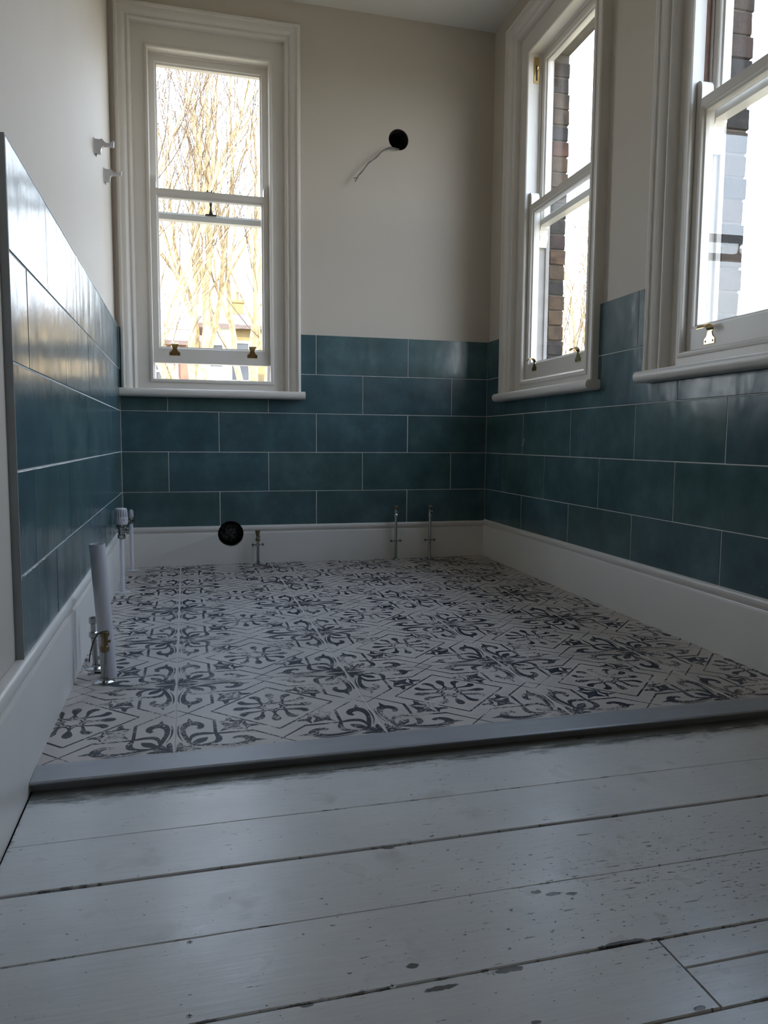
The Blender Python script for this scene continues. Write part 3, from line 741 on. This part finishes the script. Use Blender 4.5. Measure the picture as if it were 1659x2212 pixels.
# coat-hook-like brackets on the left wall
def bracket(y, z, label):
    t = root('wall_bracket', label, 'bracket', FB, (-.015, y, z), group='white brackets on the left wall')
    bm = bmesh.new()
    side = [(0, 0), (.024, 0), (.024, .010), (.027, .022), (.035, .029), (.050, .031), (.0725, .030), (.0735, .050), (.0715, .0515), (.066, .046), (.060, .041), (.050, .039), (.042, .041), (.034, .049), (.028, .056), (.0255, .0535), (.020, .052), (0, .053)]
    f = [bm.verts.new((a, -.009, b)) for a, b in side]; k = [bm.verts.new((a, .009, b)) for a, b in side]; n = len(side)
    bm.faces.new(f); bm.faces.new(k[::-1])
    for i in range(n): bm.faces.new((f[i], k[i], k[(i+1) % n], f[(i+1) % n]))
    obj('arm', bm, M['pvc'], t)
    bm = bmesh.new(); box(bm, (-.0005, -.012, -.003), (.003, .012, .057), .0008); obj('back_plate', bm, M['pvc'], t)
    # rolled lip that the rail sits on
    bm = bmesh.new(); lip = cr([(.027, .055), (.034, .0485), (.042, .0405), (.050, .0385), (.060, .0405), (.066, .0455), (.0725, .0505)], 3); pv = None
    for a, b in lip:
        r_ = [bm.verts.new((a, yy_, b+dz)) for yy_, dz in ((-.0115, -.001), (.0115, -.001), (.0115, .0012), (-.0115, .0012))]
        if pv:
            for q in range(4): bm.faces.new((pv[q], pv[(q+1) % 4], r_[(q+1) % 4], r_[q]))
        else: bm.faces.new(r_)
        pv = r_
    bm.faces.new(pv[::-1]); obj('cradle_lip', bm, M['pvc'], t)
    bm = bmesh.new(); lathe(bm, [(.0028, 0), (.0022, -.008), (.0008, -.012)], (.006, 0, -.001), 8); obj('screw_tip', bm, M['chrome'], t)
bracket(-.724, 1.746, 'white bracket on the left wall, nearer and lower of the two')
bracket(-.356, 1.757, 'white bracket on the left wall, beside the window frame, farther of the two')

# water pipes on the back wall
def collar(bm, c, r, h, rp=.008, seg=28):
    lathe(bm, [(rp, 0.0003), (r, 0.0003), (r, .0018), (r*.86, .0036), (r*.45, h*.55), (rp*1.25, h), (rp*.9, h)], c, seg)
def feed(x, y, top, name, label, group=None, kind='tall'):
    t = root(name, label, 'pipe', FB, (x, y, 0), group=group)
    bm = bmesh.new(); tube(bm, [(0, 0, -.004), (0, 0, top-.030)], .0076, 16); obj('pipe', bm, M['chrome'], t, smooth=True)
    bm = bmesh.new(); collar(bm, (0, 0, 0), .0255, .016); obj('floor_collar', bm, M['chrome'], t, smooth=True)
    # wall clip with screw heads each side
    zc = .103; bm = bmesh.new()
    lathe(bm, [(.0095, zc-.004), (.0115, zc-.002), (.0115, zc+.002), (.0095, zc+.004)], (0, 0, 0), 20)
    box(bm, (-.022, -.003, zc-.002), (.022, .003, zc+.002), .001); box(bm, (-.003, .004, zc-.003), (.003, -y-.012, zc+.003))
    cl = obj('pipe_clip', bm, M['chrome'], t, smooth=True)
    for s in (-1, 1):
        bm = bmesh.new(); lathe(bm, [(.0045, -.008), (.0065, -.005), (.0065, .004), (.0045, .006)], (s*.0255, 0, zc), 14, 'y'); obj('clip_screw', bm, M['copper_chrome'], cl, smooth=True)
    bm = bmesh.new(); z = top-.058
    lathe(bm, [(.0085, z), (.0115, z+.002), (.0120, z+.012), (.0095, z+.016), (.0080, z+.020), (.0085, z+.034), (.0100, z+.038), (.0095, z+.044)], (0, 0, 0), 6 if kind == 'short' else 16)
    obj('isolating_valve', bm, M['chrome' if kind == 'tall' else 'copper_chrome'], t, smooth=False)
    bm = bmesh.new(); z = top-.014; lathe(bm, [(.0105, z), (.0128, z+.001), (.0128, z+.012), (.0115, z+.014)], (0, 0, 0), 6)
    obj('cap_nut', bm, M['copper_chrome'], t)
    bm = bmesh.new(); lathe(bm, [(.0042, .005), (.0042, .0125)], (0, 0, top-.032), 12, 'x'); obj('valve_screw', bm, M['chrome'], t, smooth=True)
feed(1.406, -.044, .292, 'water_pipe', 'tall chrome pipe at back wall, left of the pair on the right')
feed(1.600, -.044, .291, 'water_pipe', 'tall chrome pipe at back wall, nearest the right-hand corner')
feed(.6625, -.048, .178, 'water_pipe', 'short chrome pipe beside the round waste hole', kind='short')

# radiator valves by the left wall
t = root('radiator_valve', 'white ribbed thermostatic radiator valve on a white pipe by the left wall', 'valve', FB, (.043, -.66, 0))
bm = bmesh.new(); tube(bm, [(0, 0, -.004), (.001, 0, .232)], .0088, 18); obj('pipe', bm, M['pipe_white'], t, smooth=True)
bm = bmesh.new(); collar(bm, (0, 0, 0), .032, .008, .0085); obj('floor_collar', bm, M['pvc'], t, smooth=True)
bm = bmesh.new(); lathe(bm, [(.0135, .228), (.0155, .231), (.0155, .243), (.0135, .246)], (.001, 0, 0), 6); obj('compression_nut', bm, M['chrome'], t)
bm = bmesh.new(); lathe(bm, [(.0115, .246), (.0125, .250), (.0125, .272), (.0150, .276), (.0200, .279), (.0200, .288), (.016, .289)], (.001, 0, 0), 20)
lathe(bm, [(.010, 0), (.010, .018), (.014, .020), (.014, .030), (.011, .031)], (.001, 0, .262), 14, 'x'); obj('valve_body', bm, M['chrome'], t, smooth=True)
bm = bmesh.new(); lathe(bm, [(.0125, 0), (.0125, .006), (.010, .008), (.010, .014)], (-.026, 0, .262), 18, 'x'); obj('wall_cap', bm, M['pvc'], t, smooth=True)
def rib(k, j): return .93 if (k % 4 == 0 and 4 <= j <= 9) else 1.0
bm = bmesh.new()
lathe(bm, [(.018, .288), (.0245, .289), (.0262, .296), (.0268, .312), (.0266, .3185), (.0264, .320), (.0258, .334), (.0248, .346), (.0240, .351), (.0232, .3535), (.020, .356), (.012, .3568)], (.001, 0, 0), 64, mod=rib)
h = obj('thermostat_head', bm, M['pvc'], t, smooth=True)
for k in range(16):
    a = 2*math.pi*(k*4)/64; bm = bmesh.new(); c = (.001+.0250*math.cos(a), .0250*math.sin(a))
    tube(bm, [(c[0], c[1], .321), (c[0]-.0012*math.cos(a), c[1]-.0012*math.sin(a), .336), (c[0]-.0028*math.cos(a), c[1]-.0028*math.sin(a), .350)], [.0011, .0011, .0008], 6); obj('grip_slot', bm, M['slot'], h)
for (dx, a) in ((0.0, .55), (0.0, .40)):
    bm = bmesh.new(); tube(bm, [(.001+.0270*math.sin(a), -.0270*math.cos(a), .306), (.001+.0270*math.sin(a), -.0270*math.cos(a), .311)], .0009, 6); obj('scale_mark', bm, M['slot'], h)
t = root('lockshield_valve', 'small white-capped radiator valve on white pipe in the left back corner', 'valve', FB, (.046, -.112, 0))
bm = bmesh.new(); tube(bm, [(0, 0, -.004), (0, 0, .232)], .0088, 18); obj('pipe', bm, M['pipe_white'], t, smooth=True)
bm = bmesh.new(); collar(bm, (0, 0, 0), .032, .008, .0085); obj('floor_collar', bm, M['pvc'], t, smooth=True)
bm = bmesh.new(); lathe(bm, [(.0135, .232), (.0140, .236), (.0120, .248), (.0115, .262), (.0125, .264)], (0, 0, 0), 18)
lathe(bm, [(.013, .0), (.013, .016), (.016, .018), (.016, .026), (.012, .027)], (-.030, 0, .250), 14, 'x'); obj('valve_body', bm, M['chrome'], t, smooth=True)
bm = bmesh.new(); lathe(bm, [(.0105, .262), (.0118, .264), (.0118, .288), (.0105, .294), (.006, .300), (.004, .3015)], (0, 0, 0), 24); obj('cap', bm, M['pvc'], t, smooth=True)

# white waste pipe, leaning
t = root('waste_pipe', 'thick white plastic waste pipe standing open-ended by the left skirting', 'pipe', FB, (.097, -1.832, 0))
bm = bmesh.new(); c0, c1 = Vector((0, 0, -.004)), Vector((-.022, 0, .363)); seg = 32; rings = []
for (s, r_) in ((0, .0205), (1, .0205), (1, .0180), (.55, .0180)):
    c = c0.lerp(c1, s); rings.append([bm.verts.new(c+Vector((r_*math.cos(2*math.pi*k/seg), r_*math.sin(2*math.pi*k/seg), 0))) for k in range(seg)])
for j in range(3):
    for k in range(seg): bm.faces.new((rings[j][k], rings[j][(k+1) % seg], rings[j+1][(k+1) % seg], rings[j+1][k]))
obj('tube', bm, M['pvc'], t, smooth=True)
bm = bmesh.new(); lathe(bm, [(.0178, .205), (.001, .2052)], (-.0125, 0, 0), 24, close=False); obj('bore', bm, M['dark'], t)

# two small supply pipes beside it
t = root('supply_pipe', 'short chrome supply pipe with brass valve in front of the white waste pipe', 'pipe', FB, (.088, -1.884, 0))
bm = bmesh.new(); tube(bm, [(0, 0, -.004), (.004, 0, .092)], .0078, 16); obj('pipe', bm, M['chrome'], t, smooth=True)
bm = bmesh.new(); collar(bm, (0, 0, 0), .0275, .012); obj('floor_collar', bm, M['chrome'], t, smooth=True)
bm = bmesh.new(); lathe(bm, [(.0095, .082), (.0118, .084), (.0118, .097), (.0105, .099)], (.004, 0, 0), 6); obj('compression_nut', bm, M['copper_chrome'], t)
bm = bmesh.new(); lathe(bm, [(.0095, .099), (.0085, .104), (.0085, .118), (.0100, .123)], (.0045, 0, 0), 16); lathe(bm, [(.0038, 0), (.0038, .007)], (.0125, 0, .110), 12, 'x'); obj('isolating_valve', bm, M['copper_chrome'], t, smooth=True)
bm = bmesh.new(); lathe(bm, [(.0100, .123), (.0122, .125), (.0122, .133), (.0108, .136), (.0070, .1345)], (.0048, 0, 0), 20); obj('outlet_thread', bm, M['copper_chrome'], t, smooth=True)
t = root('supply_pipe', 'short chrome supply pipe half hidden behind the white waste pipe', 'pipe', FB, (.054, -1.752, 0))
bm = bmesh.new(); tube(bm, [(0, 0, -.004), (-.004, 0, .104)], .0072, 16); obj('pipe', bm, M['chrome'], t, smooth=True)
bm = bmesh.new(); collar(bm, (0, 0, 0), .0275, .012); obj('floor_collar', bm, M['chrome'], t, smooth=True)
bm = bmesh.new(); lathe(bm, [(.0095, .088), (.0120, .091), (.0120, .103), (.0095, .106)], (-.004, 0, 0), 6); obj('compression_nut', bm, M['chrome'], t)
bm = bmesh.new(); lathe(bm, [(.0068, .106), (.0068, .128), (.0105, .130), (.0112, .144), (.0095, .147)], (-.0045, 0, 0), 6); obj('isolating_valve', bm, M['chrome'], t)
bm = bmesh.new()
tube(bm, cr([(.094, -1.892, .132), (.086, -1.897, .137), (.076, -1.900, .132), (.068, -1.902, .118), (.062, -1.904, .098), (.0575, -1.905, .078), (.0555, -1.905, .062)], 4), .0017, 8)
tg = obj('cable_tie', bm, M['black'], None, fr=FB, smooth=True); tg['label'] = 'thin black cable hooked over the brass valve, end hanging'; tg['category'] = 'cable'
bm = bmesh.new(); tube(bm, [(.056, -1.800, .003), (.080, -1.806, .003)], .0028, 8)
tg = obj('rubber_offcut', bm, M['black'], None, fr=FB, smooth=True); tg['label'] = 'small black rubber offcut lying on the tiles behind the waste pipe'; tg['category'] = 'offcut'

# ------------------------------------------------------------------ outside
bm = bmesh.new(); box(bm, (-80, -60, -3.6), (90, 90, -3.2)); g = obj('garden_ground', bm, M['lawn']); g['kind'] = 'structure'; g.name = 'ground'
def grow(rg, p, d, ln, r, depth, acc, spread=.42, up_pull=.10):
    n = max(3, int(ln/.28)); pts = [p.copy()]; rs = [r]; dd = d.normalized()
    for i in range(n):
        dd = (dd+Vector((rg.gauss(0, .075), rg.gauss(0, .075), rg.gauss(0, .03)+up_pull*.3))).normalized()
        pts.append(pts[-1]+dd*(ln/n)); rs.append(max(.003, r*(1-.72*(i+1)/n)))
    acc.append((pts, rs, depth))
    if depth <= 0: return
    kids = {4: 7, 3: 8, 2: 6, 1: 3}.get(depth, 4)
    for k in range(kids):
        f = .18+.80*(k+rg.random())/kids; i = min(n-1, int(f*n)); q = pts[i].lerp(pts[i+1], f*n-i if f*n-i <= 1 else 1)
        t = (pts[i+1]-pts[i]).normalized(); a = Vector((rg.gauss(0, 1), rg.gauss(0, 1), rg.gauss(0, .6))); a = (a-t*a.dot(t)).normalized()
        nd = (t+a*rg.uniform(spread*.6, spread*1.7)+Vector((0, 0, up_pull))).normalized()
        grow(rg, q, nd, ln*rg.uniform(.42, .66), max(.0050, rs[i]*rg.uniform(.35, .58)), depth-1, acc, spread, up_pull)
def tree(name, label, x, y, stems, seed, group=None, ln=5.0, r=.15, crotch=1.2, depth=3):
    rg = random.Random(seed); t = root(name, label, 'tree', FB, (x, y, -3.2), group=group)
    bm = bmesh.new(); tube(bm, [(0, 0, -.1), (.02, 0, 1.0), (0, .02, 2.4), (-.02, 0, crotch+3.2)], [r*2.1, r*1.75, r*1.6, r*1.7], 14); obj('trunk', bm, M['bark'], t, smooth=True)
    limbs, twigs = bmesh.new(), bmesh.new()
    for (ax, ay, h0) in stems:
        acc = []; grow(rg, Vector((ax*.25, ay*.25, crotch+3.15-h0)), Vector((ax, ay, 1.0)), ln*rg.uniform(.85, 1.1), r*rg.uniform(.42, .70), depth, acc)
        for pts, rs, dp in acc: tube(limbs if dp >= depth-1 else twigs, pts, rs, 8 if dp >= depth else (5 if dp == depth-1 else 3), cap=False)
    l_ = obj('limbs', limbs, M['bark'], t, smooth=True); l_['kind'] = 'stuff'
    w_ = obj('twigs', twigs, M['twig'], t); w_['kind'] = 'stuff'
    return t
GT = 'bare winter trees outside the windows'
tree('bare_tree', 'bare golden tree with thick trunk, filling the middle of the back window', .55, 12.0, [(.02, 0, .2), (-.10, .05, 0), (.12, -.1, 0), (-.22, .0, .5), (.25, .1, .3), (-.36, .1, 1.0), (.06, .2, .6)], 4, GT, 7.0, .150, 1.6)
tree('bare_tree', 'slender bare tree at the right side of the back window', 1.75, 12.6, [(.0, 0, .2), (.10, .05, .6), (-.14, .1, .6), (.22, -.1, .9), (-.06, .2, .2)], 9, GT, 6.4, .115, 1.5)
tree('bare_tree', 'bare tree leaning in from the left edge of the back window', -.75, 11.0, [(.16, 0, .2), (.30, .1, .6), (.05, .1, 0), (.42, .1, .8)], 15, GT, 5.4, .105, .6)
tree('bare_tree', 'distant bare tree seen low through the middle window', 9.2, 12.0, [(.0, 0, .2), (.10, .1, .2), (-.10, .1, .2), (.22, .0, .4), (-.20, 0, .4), (.05, -.1, .3), (-.05, .15, .3)], 21, GT, 5.4, .15, .0)
# houses beyond
def house(name, label, x0, x1, y0, y1, zt, wallm, roofh, wins, chim, band=None):
    t = root(name, label, 'house', FB, ((x0+x1)/2, y0, -3.2)); ox, oy, oz = (x0+x1)/2, y0, -3.2
    bm = bmesh.new(); box(bm, (x0-ox, 0, 0), (x1-ox, y1-oy, zt-oz)); obj('walls', bm, wallm, t)
    bm = bmesh.new(); prof = [(-.35, zt-oz-.05), ((y1-y0)/2, zt-oz+roofh), (y1-y0+.35, zt-oz-.05), (y1-y0+.35, zt-oz+.10), ((y1-y0)/2, zt-oz+roofh+.16), (-.35, zt-oz+.10)]
    A = [bm.verts.new((x0-ox-.25, a, b)) for a, b in prof]; B = [bm.verts.new((x1-ox+.25, a, b)) for a, b in prof]
    for q in (A, B[::-1]): bm.faces.new(q)
    for i in range(6): bm.faces.new((A[i], B[i], B[(i+1) % 6], A[(i+1) % 6]))
    obj('roof', bm, M['slate'], t)
    if band:
        bm = bmesh.new(); box(bm, (x0-ox-.1, -.22, band[0]-oz), (x1-ox+.1, .1, band[1]-oz)); obj('parapet_band', bm, M['render'], t)
    for (wx, wz, ww, wh) in wins:
        bm = bmesh.new(); sweep_frame(bm, (wx-ox-ww/2, wx-ox+ww/2, wz-oz, wz-oz+wh), (.10,)*4, [(0, 0, .06), (1, 0, .06), (1, 0, -.04), (0, 0, -.04)]); box(bm, (wx-ox-ww/2, -.05, wz-oz+wh*.5-.04), (wx-ox+ww/2, .0, wz-oz+wh*.5+.04))
        f = obj('house_window', bm, M['render'], t); bm = bmesh.new(); box(bm, (wx-ox-ww/2+.08, -.012, wz-oz+.08), (wx-ox+ww/2-.08, .02, wz-oz+wh-.08)); obj('pane', bm, M['far_glass'], f)
    for (cx, cz0, cz1, cw) in chim:
        cyy = (y1-y0)/2; bm = bmesh.new(); box(bm, (cx-ox-cw/2, cyy-.3, cz0-oz), (cx-ox+cw/2, cyy+.3, cz1-oz)); box(bm, (cx-ox-cw/2-.05, cyy-.35, cz1-oz-.12), (cx-ox+cw/2+.05, cyy+.35, cz1-oz))
        c = obj('chimney', bm, wallm, t); bm = bmesh.new(); lathe(bm, [(.12, cz1-oz), (.10, cz1-oz+.35), (.13, cz1-oz+.40)], (cx-ox, cyy, 0), 12); obj('chimney_pot', bm, M['clay'], c, smooth=True)
house('terraced_house', 'pink brick house with white parapet behind the trees, left in the back window', -6.5, 1.0, 25.8, 32, 4.2, M['far_brick'], .4, [(-.35, 2.4, .9, 1.6), (-3, 2.4, .9, 1.6)], [], (4.75, 5.15))
house('terraced_house', 'yellow brick house with chimney behind the trees, right in the back window', 1.9, 12.0, 28, 36, 5.2, M['far_stock'], 1.1, [(2.5, 3.0, 1.0, 1.7), (4.6, 3.0, 1.0, 1.7)], [(2.7, 5.3, 7.0, .55)])
house('bay_house', 'white rendered gabled bay behind the trees, centre of the back window', 1.05, 1.95, 23.5, 25, 4.55, M['render'], .35, [(1.42, 3.1, .62, .95)], [])
